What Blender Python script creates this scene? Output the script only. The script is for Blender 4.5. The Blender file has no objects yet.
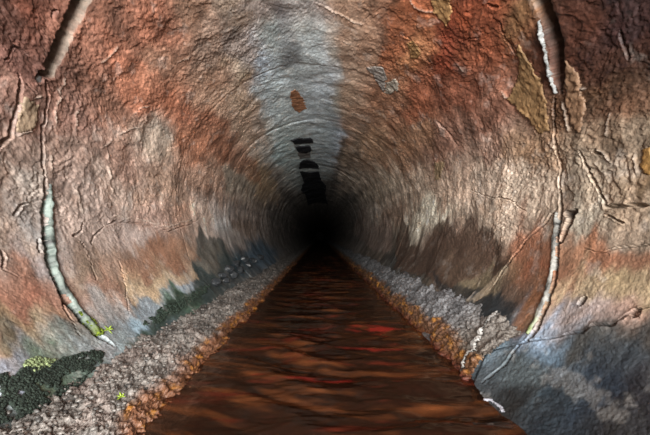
import bpy, bmesh, math, random
import numpy as np
from mathutils import Vector, Matrix

random.seed(7)
rng = np.random.default_rng(11)
sc = bpy.context.scene
COL = sc.collection

# ------------------------------------------------------------------ measures
R = 1.2                       # inner radius of the pipe (m)
F = 650 * 20.0 / 36.0         # focal length in pixels of the 650x435 photograph
VX, VY = 320.0, 237.0         # vanishing point of the pipe in the photograph
CZ = 0.52 * R                 # eye height above the water (water level is z = 0)
AX, AZ = -0.05 * R, 0.27 * R + CZ      # pipe axis
LIGHT_Y = -1.75 * R
JOINT = [1.347 * R + k * 1.30 * R for k in range(24)]   # ring joints along the pipe
Y_BACK, Y_END = -2.4 * R, 110.0

def lin(c):
    c = np.asarray(c, dtype=np.float64) / 255.0
    return np.where(c <= 0.04045, c / 12.92, ((c + 0.055) / 1.055) ** 2.4)

# ------------------------------------------------------------------ numpy noise
_perm = np.concatenate([rng.permutation(256)] * 3).astype(np.int32)
_ga = np.linspace(0, 2 * np.pi, 256, endpoint=False)
_gx, _gy = np.cos(_ga).astype(np.float32), np.sin(_ga).astype(np.float32)
def noise(x, y, seed=0):
    x = np.asarray(x, np.float32) + 37.17 * seed + 512.3; y = np.asarray(y, np.float32) - 11.73 * seed + 517.9
    xi = np.floor(x).astype(np.int32); yi = np.floor(y).astype(np.int32)
    fx = x - xi; fy = y - yi
    u = fx * fx * fx * (fx * (fx * 6 - 15) + 10); v = fy * fy * fy * (fy * (fy * 6 - 15) + 10)
    def g(i, j, dx, dy):
        h = _perm[_perm[i & 255] + (j & 255)]
        return _gx[h] * dx + _gy[h] * dy
    a = g(xi, yi, fx, fy); b = g(xi + 1, yi, fx - 1, fy)
    c = g(xi, yi + 1, fx, fy - 1); d = g(xi + 1, yi + 1, fx - 1, fy - 1)
    return ((a + u * (b - a)) + v * ((c + u * (d - c)) - (a + u * (b - a)))) * 1.4
def fbm(x, y, octv=4, seed=0, gain=0.5):
    s = 0; amp = 1.0; f = 1.0
    for k in range(octv):
        s = s + amp * noise(x * f, y * f, seed + k * 3); amp *= gain; f *= 2.03
    return s
def cells(x, y, seed=0):
    """distance to nearest / second-nearest jittered cell point, and a random value of the nearest cell"""
    x = np.asarray(x, np.float32) + 300 + seed * 7.7; y = np.asarray(y, np.float32) + 300
    xi = np.floor(x).astype(np.int32); yi = np.floor(y).astype(np.int32)
    d1 = np.full(x.shape, 9, np.float32); d2 = d1.copy(); idv = np.zeros(x.shape, np.float32)
    for i in (-1, 0, 1):
        for j in (-1, 0, 1):
            h = _perm[_perm[(xi + i) & 255] + ((yi + j) & 255)]
            h2 = _perm[h + 91]
            px = xi + i + h / 255.0; py = yi + j + h2 / 255.0
            d = np.sqrt((px - x) ** 2 + (py - y) ** 2).astype(np.float32)
            new = d < d1
            d2 = np.where(new, d1, np.minimum(d2, d)); idv = np.where(new, _perm[h2 + 17] / 255.0, idv); d1 = np.where(new, d, d1)
    return d1, d2, idv
def sstep(a, b, x):
    t = np.clip((x - a) / (b - a), 0, 1); return t * t * (3 - 2 * t)

# ------------------------------------------------------------------ photo -> pipe surface
def unproj(px, py):
    """where a sight line meets the pipe: angle on the ring and distance along the pipe"""
    dx = (px - VX) / F; dz = (VY - py) / F
    ax, az = AX, AZ - CZ
    a = dx * dx + dz * dz; b = -2 * (dx * ax + dz * az); c = ax * ax + az * az - R * R
    t = (-b + math.sqrt(b * b - 4 * a * c)) / (2 * a)
    th = math.atan2(dz * t - az, dx * t - ax)
    if th < -math.pi / 2: th += 2 * math.pi
    return th, t
def uv(px, py):
    th, y = unproj(px, py); return th * R, y

def poly_dist(U, V, pts):
    """distance (m) from surface points to a polyline, and position along it 0..1"""
    best = np.full(U.shape, 9e9, np.float32); along = np.zeros(U.shape, np.float32)
    n = len(pts) - 1
    for k in range(n):
        (x0, y0), (x1, y1) = pts[k], pts[k + 1]
        dx, dy = x1 - x0, y1 - y0; L = dx * dx + dy * dy + 1e-12
        t = np.clip(((U - x0) * dx + (V - y0) * dy) / L, 0, 1)
        d = np.sqrt((U - x0 - t * dx) ** 2 + (V - y0 - t * dy) ** 2)
        m = d < best
        best = np.where(m, d, best); along = np.where(m, (k + t) / n, along)
    return best, along
def poly_inside(U, V, pts):
    """signed distance, positive inside the polygon"""
    d, _ = poly_dist(U, V, pts + [pts[0]])
    ins = np.zeros(U.shape, bool); n = len(pts)
    for k in range(n):
        (x0, y0), (x1, y1) = pts[k], pts[(k + 1) % n]
        c = ((y0 > V) != (y1 > V)) & (U < (x1 - x0) * (V - y0) / ((y1 - y0) if abs(y1 - y0) > 1e-12 else 1e-12) + x0)
        ins ^= c
    return np.where(ins, d, -d)

# ------------------------------------------------------------------ relief of the lining
# dark cracks: points in the photograph, half width (m), depth (m)
CRACKS = [
    # left ring joint: wide open at the top, thin in the middle, open again below
    ([(96,-14),(82,8),(66,38),(53,62),(45,76)], .036, .10),
    ([(42,72),(38,78),(36,84)], .016, .05),
    ([(43,78),(45,100),(43,125),(41,150),(42,176)], .007, .03),
    ([(43,178),(45,205),(46,235),(49,258),(58,280),(68,299),(82,318),(97,333),(116,344)], .017, .06),
    ([(17,74),(16,108),(9,134),(-4,150)], .008, .03),
    ([(82,223),(81,231),(72,237)], .006, .02), ([(104,228),(95,236),(92,246)], .005, .014),
    ([(28,203),(20,205),(12,216)], .005, .014), ([(2,250),(5,258),(1,268)], .006, .018),
    ([(40,238),(38,248),(42,254)], .005, .016),
    ([(78,238),(84,248)], .003, .01), ([(84,250),(90,262),(97,284)], .003, .01),
    ([(64,296),(68,312),(76,326),(82,336)], .003, .01), ([(0,268),(20,276)], .003, .008),
    ([(118,258),(126,290),(131,316)], .003, .010), ([(108,226),(116,221),(132,222),(150,226),(168,231),(190,225),(200,217)], .006, .014),
    ([(34,97),(28,90),(22,84)], .004, .01), ([(60,10),(56,18)], .006, .016), ([(0,62),(14,48),(30,55)], .004, .012),
    # right ring joint and its branches
    ([(531,-14),(545,4),(553,30),(557,60),(558,90)], .036, .11),
    ([(553,94),(553,120),(556,150),(559,172),(557,192)], .008, .035),
    ([(558,190),(558,230),(557,268),(551,300),(540,330),(530,342)], .012, .06),
    ([(530,340),(520,352),(508,366),(484,386)], .009, .022),
    ([(564,213),(577,213)], .016, .09), ([(573,214),(568,226),(562,243)], .017, .10),
    ([(580,150),(586,166),(590,176),(598,190),(606,206),(620,206),(636,204),(655,204)], .007, .025),
    ([(606,213),(618,219),(628,222)], .004, .015), ([(582,250),(606,252),(632,246),(655,244)], .003, .008),
    ([(556,206),(546,221),(531,234),(516,251),(501,270),(487,290)], .008, .02),
    ([(467,190),(490,196),(508,198),(524,212)], .004, .014),
    ([(498,349),(540,342),(570,336),(590,333),(598,328),(620,326),(636,316),(655,308)], .007, .022),
    ([(438,121),(448,132),(457,148)], .010, .02), ([(596,150),(600,156)], .010, .03),
    ([(585,306),(588,299)], .0125, .05), ([(639,322),(643,312)], .013, .04),
    ([(618,28),(621,45),(626,58)], .007, .02), ([(400,36),(412,40)], .004, .01),
    ([(372,64),(384,66)], .005, .012), ([(424,60),(436,66)], .004, .012), ([(460,40),(470,37),(480,38)], .004, .01),
    ([(440,30),(446,40)], .004, .01), ([(250,104),(262,106)], .004, .012), ([(487,4),(500,8)], .006, .02),
    ([(500,20),(506,40),(516,60)], .004, .012),
]
# raised, pale mineral edges
RIDGES = [
    ([(98,152),(108,143),(116,135),(128,130),(141,127),(146,121),(146,112)], .007, .016), ([(132,116),(142,108),(152,106)], .006, .012),
    ([(170,70),(178,63),(186,59),(195,52)], .008, .018), ([(312,4),(326,10),(340,16),(360,24),(378,31)], .010, .018),
    ([(500,88),(508,98),(517,106),(526,116),(534,133)], .009, .022), ([(406,-2),(414,8),(424,13),(438,12)], .008, .014),
    ([(79,108),(75,116),(77,126),(70,146)], .006, .014), ([(107,150),(106,165),(110,180),(113,196)], .013, .018),
    ([(366,68),(374,76),(380,86),(384,94)], .008, .014), ([(540,24),(545,40),(548,60),(552,84)], .009, .018),
    ([(456,60),(464,70),(474,80)], .010, .014), ([(66,150),(66,180)], .004, .010), ([(50,150),(48,176)], .005, .012),
    ([(72,186),(78,200),(84,216)], .008, .014), ([(636,150),(638,176)], .006, .014), ([(598,150),(604,154),(612,164)], .006, .016),
    ([(474,160),(476,190),(482,200)], .006, .012), ([(508,160),(506,185)], .005, .012), ([(440,175),(446,190)], .005, .010),
    ([(498,214),(498,228)], .005, .010), ([(478,276),(472,292),(464,304)], .010, .014), ([(330,36),(345,42),(352,44)], .008, .012),
    ([(108,222),(116,216),(132,218),(150,222),(168,227),(190,220),(202,212)], .007, .010),
    ([(40,96),(30,100)], .004, .01), ([(15,136),(24,132),(32,128)], .005, .012), ([(570,88),(584,90)], .008, .016), ([(612,110),(606,140)], .007, .014),
    ([(96,66),(110,58),(122,44)], .008, .014), ([(68,70),(62,90),(56,105),(54,130)], .007, .014), ([(560,100),(566,112),(568,136)], .009, .018),
]
def uvl(pts): return [uv(*p) for p in pts]

def relief(U, V):
    """height (m) of the lining towards the pipe axis; also masks"""
    sh = U.shape
    wu = noise(U * 2.6, V * 2.6, 1) * .07 + noise(U * 8, V * 8, 2) * .012 + noise(U * 30, V * 30, 3) * .004
    wv = noise(U * 2.6, V * 2.6, 4) * .07 + noise(U * 8, V * 8, 5) * .012 + noise(U * 30, V * 30, 6) * .004
    X, Y = U + wu, V + wv
    th = U / R
    # smooth, water-worn band low on both sides
    side = np.where(th < np.pi / 2, th, np.pi - th)
    rough = .30 + .70 * sstep(-.38, -.05, side + .10 * noise(U * 1.1, V * 1.1, 9))
    rough *= .60 + .40 * sstep(1.45, 1.10, side)
    h = .016 * fbm(X * 1.1, Y * 1.1, 3, 12) + .006 * noise(X * 4, Y * 4, 17)
    # peeling layers: terraces with sharp edges
    def terr(t, e):
        fl = np.floor(t); return fl + sstep(1 - e, 1.0, t - fl)
    h += rough * .0040 * terr(fbm(X * 1.7, Y * 1.7, 5, 20, .6) * 2.6, .07)
    h += rough * .0026 * terr(fbm(X * 8.5, Y * 7.5, 4, 27, .6) * 2.0, .14)
    # wrinkled crust
    m = sstep(-.25, .35, noise(U * 1.9, V * 1.9, 31))
    rd = 1 - np.abs(noise(X * 13, Y * 10, 33)); h += rough * (.1 + .9 * m) * .0030 * np.clip(rd, 0, 1) ** 9 * sstep(-.1, .4, noise(U * 4, V * 4, 32))
    rd = 1 - np.abs(noise(X * 38, Y * 30, 35)); h += rough * (.25 + .75 * m) * .0026 * np.clip(rd, 0, 1) ** 6 * sstep(-.3, .3, noise(U * 6, V * 6, 34))
    h += rough * .0029 * fbm(X * 44, Y * 40, 3, 41, .65) * (.45 + .9 * m)
    h += .0012 * noise(U * 110, V * 110, 47)
    crack = np.zeros(sh, np.float32); pale = np.zeros(sh, np.float32); lit_face = np.zeros(sh, np.float32); gap_shade = np.zeros(sh, np.float32)
    Xc = U + wu * .13 + noise(U * 14, V * 14, 51) * .010 + noise(U * 45, V * 45, 53) * .004
    Yc = V + wv * .13 + noise(U * 14, V * 14, 52) * .010 + noise(U * 45, V * 45, 54) * .004
    def local(pts, pad):
        a = np.array(pts); return (U > a[:, 0].min() - pad) & (U < a[:, 0].max() + pad) & (V > a[:, 1].min() - pad) & (V < a[:, 1].max() + pad)
    for pts, w, dep in CRACKS:
        q = uvl(pts); sel = local(q, w * 3 + .05)
        if not sel.any(): continue
        d, al = poly_dist(Xc[sel], Yc[sel], q)
        taper = np.minimum(1, np.minimum(al, 1 - al) * 6 + .35)
        ww = w * taper
        g = 1 - (sstep(.84, 1.04, d / ww) if w > .009 else sstep(.6, 1.1, d / ww))
        h[sel] = h[sel] - dep * g * taper + .0025 * np.exp(-((d - ww * 1.7) / (ww * .7)) ** 2)
        crack[sel] = np.maximum(crack[sel], g)
        if w >= .03 or (q[0][0] < 1.5 and w > .011): gap_shade[sel] = np.maximum(gap_shade[sel], sstep(1.15, .85, d / ww))   # shade of the open gaps, painted in as near-black colour
        if w >= .03 and q[0][0] > 1.5:                                   # far side of the gap painted cream, as if lit
            qa = np.array(q); o_ = np.argsort(qa[:, 0]); mid = np.interp(Xc[sel], qa[o_, 0], qa[o_, 1])
            lit_face[sel] = np.maximum(lit_face[sel], sstep(.35, 1.0, (Yc[sel] - mid) / w) * sstep(1.35, 1.05, d / ww))
    for pts, w, hh in RIDGES:
        q = uvl(pts); sel = local(q, w * 3 + .05)
        if not sel.any(): continue
        d, al = poly_dist(Xc[sel], Yc[sel], q)
        taper = np.minimum(1, np.minimum(al, 1 - al) * 5 + .2)
        g = np.exp(-(d / (w * .55 * taper)) ** 2) * sstep(-.55, -.1, noise(U[sel] * 13, V[sel] * 13, 57))
        h[sel] += .62 * hh * g * taper
        pale[sel] = np.maximum(pale[sel], g * taper)
    # the other ring joints, all shallow
    for k, yj in enumerate(JOINT):
        if k == 0: continue
        yy = yj + .035 * noise(U * 2.0, U * 0 + k * 3.3, 60)
        d = np.abs(V + wv * .2 - yy); w = .016 + .004 * k
        g = 1 - sstep(.3, 1.0, d / w)
        g = g * sstep(-.3, .25, noise(U * 1.6, U * 0 + k * 5.1, 61) + .1)
        h -= .010 * g; crack = np.maximum(crack, g * .85)
        # one pipe sits slightly proud of the next
        h += .006 * ((k % 2) * 2 - 1) * sstep(yj + .02, yj, V) * sstep(yj - .6, yj, V)
    # slab on the lower right of the nearest pipe stands proud below its crack
    q = uvl([(490,352),(540,342),(570,336),(590,333),(598,328),(620,326),(636,316),(665,304),(700,420),(640,560),(560,520),(500,440),(470,392)])
    sel = (V < 2.2) & (th < .3)
    sd = np.full(sh, -1, np.float32); sd[sel] = poly_inside(Xc[sel], Yc[sel], q)
    h += .010 * sstep(-.012, .015, sd)
    return h.astype(np.float32), crack, pale, rough, sd, lit_face, gap_shade

# ------------------------------------------------------------------ colours of the lining, read off the photograph
CP = [
 (10,10,105,70,58),(40,15,120,75,60),(110,10,125,85,68),(150,20,150,95,72),(190,15,140,105,85),(225,10,135,115,100),(260,10,140,125,118),(275,22,85,80,80),
 (300,15,150,140,135),(340,10,150,120,100),(380,15,130,95,75),(420,15,150,90,55),(470,20,120,60,35),(510,15,110,75,50),(580,15,80,50,35),(630,15,65,42,30),
 (15,50,115,80,70),(95,60,150,100,80),(130,70,165,105,80),(170,60,150,110,88),(210,50,135,110,95),(245,50,130,115,108),(270,60,120,125,135),(290,48,85,85,92),
 (315,50,140,140,145),(345,50,125,110,98),(372,50,110,85,70),(400,45,135,80,50),(413,47,155,110,70),(450,45,115,55,32),(490,45,130,70,45),(575,50,85,52,38),(620,50,75,50,38),
 (15,100,140,105,92),(70,110,150,112,98),(110,95,150,105,85),(150,90,165,105,78),(185,110,150,92,68),(215,95,130,100,82),(245,95,130,115,100),(270,95,120,125,138),
 (318,95,115,118,128),(345,95,115,100,85),(385,100,110,75,55),(420,95,130,75,50),(460,95,125,75,55),(490,110,125,85,68),(580,100,120,88,65),(620,105,105,75,58),
 (15,150,150,125,112),(75,150,155,128,115),(110,150,160,125,110),(155,140,165,150,138),(190,140,140,95,72),(215,140,115,80,62),(245,130,115,95,80),(265,140,110,105,100),
 (283,150,85,95,105),(330,140,80,85,92),(350,150,75,62,52),(375,140,95,72,55),(410,140,110,80,60),(450,140,115,82,68),(490,145,140,110,95),(530,150,150,118,92),(575,150,145,122,102),(620,150,140,120,102),(645,160,120,90,55),
 (15,185,165,140,125),(35,185,165,150,140),(80,185,165,140,128),(120,190,170,145,132),(160,190,160,130,112),(200,180,140,110,92),(235,180,90,80,70),(262,180,80,65,50),(285,180,55,50,46),
 (350,185,55,48,42),(380,190,80,70,60),(410,190,110,95,82),(450,185,140,118,102),(490,185,165,142,125),(520,195,175,155,138),(590,190,165,145,125),(630,190,160,135,112),
 (15,230,175,150,135),(35,225,165,155,150),(80,225,178,155,142),(120,235,180,160,150),(150,215,170,140,125),(180,215,150,118,100),(205,215,140,120,108),(222,222,165,140,125),(232,220,85,75,70),
 (240,225,70,58,50),(370,215,65,58,52),(395,215,80,66,56),(425,220,150,135,120),(445,238,95,78,68),(470,242,85,68,58),(495,230,165,145,130),(530,245,150,100,75),(590,225,160,145,130),(630,235,160,140,120),
 (10,270,165,125,105),(35,255,170,155,150),(75,265,165,140,125),(90,275,155,130,112),(120,265,160,130,112),(155,260,150,110,88),(175,262,145,100,75),(200,262,150,125,110),(210,278,50,60,62),(235,265,40,50,55),
 (260,255,35,42,48),(385,245,55,48,42),(400,260,45,42,40),(430,265,50,48,45),(455,262,110,92,75),(475,282,125,105,82),(490,255,75,58,48),(520,265,130,95,72),(540,268,140,85,58),(580,265,160,120,92),(600,262,170,115,85),(640,265,150,105,80),
 (10,295,170,120,100),(25,305,165,110,90),(60,295,165,130,112),(110,285,165,125,105),(135,285,185,160,130),(160,280,165,145,120),(182,286,150,155,160),(203,292,45,55,52),(490,297,42,48,50),(500,310,55,62,66),
 (520,292,105,82,68),(545,300,150,115,80),(580,290,185,160,130),(610,298,180,155,125),(640,285,175,150,120),
 (10,330,150,120,85),(30,325,165,140,115),(60,320,150,125,105),(105,305,165,155,150),(125,310,140,150,155),(142,308,150,160,170),(170,312,48,60,54),(182,302,70,90,75),(70,332,120,125,125),(15,350,140,140,150),
 (35,350,110,125,110),(55,355,90,105,85),(95,345,160,160,165),(32,366,145,165,125),(8,364,170,180,190),(25,380,34,44,44),(10,395,28,36,40),(60,372,38,48,45),(80,360,66,82,68),(140,330,48,60,54),(112,350,150,155,160),
 (560,335,140,145,155),(590,324,150,135,130),(620,318,150,120,110),(640,303,165,140,115),(600,350,72,75,75),(570,355,92,102,112),(640,345,58,54,48),(620,370,65,72,78),(560,380,80,90,98),(600,395,70,80,90),(640,400,48,53,57),
 (530,370,100,108,112),(520,400,42,47,46),(560,420,55,65,72),(620,425,50,55,60),(500,332,110,115,118),(515,346,120,128,135),
]
# fitted trim of each pigment (r, g, b), leftover light and shade included
TRIM = '89,82,79 105,96,89 111,110,106 126,126,119 109,112,108 103,106,104 119,126,130 68,75,81 104,113,119 111,113,110 98,101,97 101,81,57 105,93,61 99,105,78 90,76,42 73,51,25 142,132,128 90,89,84 141,137,125 119,118,114 107,110,110 99,102,102 124,141,155 98,113,126 101,108,115 121,129,130 109,109,105 112,102,84 113,100,92 87,70,47 123,116,89 116,87,49 99,81,47 124,120,116 105,105,104 111,112,107 99,90,81 104,95,86 91,91,87 97,97,88 114,127,142 100,109,117 105,110,111 106,108,101 89,86,76 91,86,76 109,105,97 71,63,46 90,85,70 99,100,99 97,98,97 107,111,110 89,91,89 118,115,107 107,109,104 99,103,103 85,90,91 87,96,116 92,100,105 87,91,89 103,107,102 102,105,99 84,84,80 98,102,101 107,108,100 118,119,112 136,140,134 62,63,60 86,81,76 108,118,121 78,79,79 107,113,113 93,95,92 86,87,87 82,86,87 87,91,88 83,86,87 98,101,99 87,90,90 95,99,100 101,106,106 95,101,101 117,121,118 114,120,119 123,130,130 117,119,115 99,112,119 94,96,98 108,113,118 85,85,87 93,96,97 94,97,98 165,136,115 87,93,99 72,73,72 87,89,91 83,83,82 105,101,104 93,97,98 65,67,66 125,134,131 124,115,100 132,147,146 116,119,119 130,121,115 90,100,108 92,92,87 82,87,83 87,89,89 86,78,74 88,86,78 129,125,118 33,47,53 41,59,67 58,73,82 63,65,64 52,62,65 58,73,78 92,99,93 78,89,87 55,55,51 99,113,103 132,110,85 119,109,97 135,122,103 96,89,80 120,113,100 122,100,88 101,85,78 98,94,89 105,107,100 81,84,80 85,102,116 54,67,73 31,51,65 58,83,101 87,98,102 88,60,37 131,139,128 117,123,96 105,111,99 167,152,104 126,150,140 148,111,84 93,103,108 70,99,119 89,126,145 53,68,74 107,137,128 87,102,99 135,152,233 104,131,136 65,94,74 117,138,139 220,220,220 210,240,240 50,61,83 43,52,78 59,76,73 89,128,101 30,36,36 105,132,135 128,181,229 208,211,217 143,134,122 97,107,93 131,137,127 140,202,240 62,61,47 63,77,86 37,54,64 28,45,63 34,52,63 67,78,80 35,50,51 37,54,64 28,40,49 55,79,101 108,132,146'
TRIM = [[int(v) / 100 for v in t.split(',')] for t in TRIM.split()]
def falloff(th, y):
    """how strongly daylight from the mouth behind reaches a ring of the pipe (1 at the first joint)"""
    def e(d): return R / (R * R + d * d) ** 1.5
    return e(y - LIGHT_Y) / e(JOINT[0] - LIGHT_Y)
_cp = []
for (px, py, r, g, b), trim in zip(CP, TRIM):
    th, y = unproj(px, py)
    a = lin((r, g, b)) * .62 / falloff(th, y) * np.array(trim)
    _cp.append((th, math.log(y), *np.clip(a, .007, .62)))
for th in np.linspace(-.9, math.pi + .9, 10):               # deep in the pipe: plain grey-brown lining
    for y in (11, 18, 30): _cp.append((th, math.log(y), .17, .15, .135))
CPA = np.array(_cp, np.float32)
# stains with an outline of their own: points in the photograph, colour there, softness (m), opacity
STAINS = [
    ([(393,268),(396,240),(402,213),(408,240),(425,246),(437,222),(447,216),(456,238),(472,213),(480,230),(494,242),(490,262),(472,276),(445,290),(420,276)], (58,46,39), .025, .85),
    ([(352,232),(358,215),(364,206),(370,222),(380,226),(388,212),(392,232),(390,252),(372,250)], (44,38,35), .04, .7),
    ([(430,272),(460,284),(485,292),(500,290),(520,300),(512,322),(498,328),(470,308),(445,292)], (38,42,45), .02, .8),
    ([(500,262),(507,265),(474,300),(463,304)], (150,137,118), .008, .7),
    ([(520,240),(535,232),(550,236),(550,280),(540,300),(520,290),(512,266)], (122,86,66), .03, .55),
    ([(590,256),(625,252),(655,250),(655,272),(620,276),(585,275)], (156,114,92), .03, .5),
    ([(194,250),(199,226),(208,238),(222,240),(236,262),(222,278),(200,300),(188,302),(196,280)], (46,54,54), .025, .8),
    ([(120,262),(150,242),(182,238),(200,258),(188,270),(150,280),(122,284)], (140,108,88), .03, .55),
    ([(128,290),(150,281),(195,270),(200,277),(160,292),(130,300)], (186,164,136), .015, .6),
    ([(134,300),(150,296),(163,311),(152,322),(138,318)], (148,158,166), .010, .75),
    ([(148,322),(166,302),(196,288),(208,284),(200,300),(165,322),(138,340),(126,342),(134,328)], (46,58,50), .012, .8),
    ([(0,352),(20,345),(30,350),(12,368),(-8,376)], (150,156,166), .012, .7), ([(92,340),(106,338),(120,350),(104,358)], (158,160,164), .010, .7),
    ([(22,366),(34,354),(60,362),(48,370)], (140,160,120), .010, .6), ([(0,318),(14,326),(20,344),(8,348),(-6,340)], (90,100,88), .02, .6),
    ([(144,150),(146,136),(158,128),(170,140),(168,160),(150,164)], (168,152,138), .02, .6),
    ([(545,334),(575,322),(600,324),(595,332),(560,344)], (148,152,160), .012, .6),
    ([(108,80),(135,60),(165,74),(200,94),(235,130),(258,165),(262,186),(240,176),(215,156),(185,136),(160,114),(130,100)], (112,78,62), .05, .55),
    ([(262,20),(330,25),(336,100),(330,180),(300,192),(285,186),(278,140),(266,90)], (88,95,106), .14, .5),
    ([(338,8),(372,0),(381,60),(372,100),(350,150),(340,120)], (122,98,82), .04, .55),
    ([(196,96),(250,80),(262,110),(268,150),(245,130),(215,112)], (128,108,94), .05, .5),
    ([(278,8),(288,8),(302,40),(298,70),(284,66)], (86,84,88), .04, .5),
]

def lining_colour(U, V, crack, pale, rough, sd, lit_face, gap_shade):
    th = U / R; lv = np.log(np.maximum(V, .35))
    n1 = fbm(U * 2.4, V * 2.0, 5, 71, .55); n2 = fbm(U * 2.4, V * 2.0, 5, 83, .55)
    n3 = noise(V * 9, U * 1.3, 95) + .6 * noise(V * 24, U * 2.2, 96)      # runs of water down the wall
    low = 1 - sstep(-.1, .5, np.where(th < np.pi / 2, th, np.pi - th))
    A = th + .085 * n1 + .060 * low * n3; B = lv + .085 * n2
    sh = U.shape; A = A.ravel(); B = B.ravel(); out = np.empty((A.size, 3), np.float32)
    for s in range(0, A.size, 40000):
        d2 = (A[s:s + 40000, None] - CPA[None, :, 0]) ** 2 + .55 * (B[s:s + 40000, None] - CPA[None, :, 1]) ** 2
        w = 1 / (d2 + .0022) ** 2.2
        out[s:s + 40000] = (w @ CPA[:, 2:]) / w.sum(1, keepdims=True)
    c = out.reshape(*sh, 3)
    g = c @ np.array([.3, .55, .15], np.float32); c = c + .20 * (g[..., None] - c)
    run = fbm(th * 11 + .5 * n1, lv * 1.1, 4, 141, .6)                     # deposits drawn out along the flow of the pipe
    c = c * (1 + .38 * low * fbm(lv * 24, th * 1.7, 3, 151, .6))[..., None]                 # stains run down the low walls
    c = c * (1 + .34 * run * sstep(-.35, .2, np.where(th < np.pi / 2, th, np.pi - th)))[..., None]
    Uw = U + .05 * n1 + .03 * n3 * low; Vw = V + .05 * n2
    for pts, obs, soft, op in STAINS:
        q = uvl(pts); a = np.array(q); sel = (U > a[:, 0].min() - .2) & (U < a[:, 0].max() + .2) & (V > a[:, 1].min() - .2) & (V < a[:, 1].max() + .2)
        fo = falloff(0, a[:, 1].mean()); col = np.clip(lin(obs) * .62 / fo, .012, .62).astype(np.float32)
        k = op * sstep(-soft, soft, poly_inside(Uw[sel], Vw[sel], q))
        c[sel] = c[sel] + k[:, None] * (col - c[sel])
    # rusty and pale mottling of the crust
    k = fbm(U * 7, V * 6, 4, 101, .6)
    c = c * (1 + .42 * k * (.4 + .6 * rough))[..., None]
    c = c * (1 + .30 * fbm(U * 38, V * 34, 3, 105, .65) * (.4 + .6 * rough))[..., None]
    rust = sstep(.25, .7, fbm(U * 4, V * 3.4, 4, 111, .6)) * rough
    c = c * (1 - rust[..., None] * np.array([.02, .08, .12], np.float32))
    lime = sstep(.40, .85, fbm(U * 6, V * 5, 4, 121, .65) + .15 * (1 - rough))
    c = c + lime[..., None] * .30 * (np.array([.52, .50, .47], np.float32) - c) * (.25 + np.clip(c.mean(-1, keepdims=True) * 2, 0, .75))
    c = c + pale[..., None] * .65 * (np.array([.62, .53, .45], np.float32) * (.35 + c.mean(-1, keepdims=True) * 2.0) - c)
    c = c + lit_face[..., None] * .85 * (np.array([.13, .11, .09], np.float32) * (1 + .7 * fbm(U * 30, V * 12, 3, 133))[..., None] - c)
    c = c + gap_shade[..., None] * (1 - lit_face[..., None]) * .85 * (np.array([.030, .025, .021], np.float32) * (1 + .6 * fbm(U * 40, V * 40, 3, 137))[..., None] - c)
    return np.clip(c, .008, .72)

# ------------------------------------------------------------------ object helpers
def link_mesh(name, co, faces, mat, parent=None, cols=None, smooth=True, normals=None, origin=None):
    co = np.asarray(co, np.float32).reshape(-1, 3)
    if origin is None:
        origin = np.zeros(3) if parent is None else None
    me = bpy.data.meshes.new(name)
    faces = np.asarray(faces, np.int32)
    n = faces.shape[1]
    me.vertices.add(len(co)); me.vertices.foreach_set('co', co.ravel())
    me.loops.add(faces.size); me.loops.foreach_set('vertex_index', faces.ravel())
    me.polygons.add(len(faces)); me.polygons.foreach_set('loop_start', np.arange(0, faces.size, n, dtype=np.int32))
    me.update(calc_edges=True)
    me.polygons.foreach_set('use_smooth', np.full(len(faces), smooth))
    if cols is not None:
        at = me.color_attributes.new('pigment', 'FLOAT_COLOR', 'POINT')
        c4 = np.ones((len(co), 4), np.float32); c4[:, :3] = np.asarray(cols, np.float32).reshape(-1, 3)
        at.data.foreach_set('color', c4.ravel())
    if normals is not None: me.normals_split_custom_set_from_vertices(np.asarray(normals, np.float32).reshape(-1, 3))
    me.materials.append(mat)
    o = bpy.data.objects.new(name, me); COL.objects.link(o)
    if parent is not None: o.parent = parent
    return o
def base_origin(o):
    """move the origin of a mesh to the middle of its underside"""
    me = o.data; n = len(me.vertices); co = np.empty(n * 3, np.float32); me.vertices.foreach_get('co', co); co = co.reshape(-1, 3)
    p = (co.min(0) + co.max(0)) / 2; p[2] = co[:, 2].min()
    me.vertices.foreach_set('co', (co - p).ravel()); me.update(); o.location = Vector(p.tolist())
    for ch in o.children: ch.location = ch.location - o.location
    return o
def tag(o, label, cat, group=None, kind=None):
    o['label'] = label; o['category'] = cat
    if group: o['group'] = group
    if kind: o['kind'] = kind
    return o
def quads(nr, nc):
    i = np.arange(nr - 1)[:, None] * nc + np.arange(nc - 1)[None, :]; i = i.ravel()
    return np.stack([i, i + 1, i + nc + 1, i + nc], 1)
def grid_normals(P, flip=1):
    a = np.gradient(P, axis=1); b = np.gradient(P, axis=0); n = np.cross(a, b) * flip
    return n / np.maximum(np.linalg.norm(n, axis=-1, keepdims=True), 1e-12)

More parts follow.
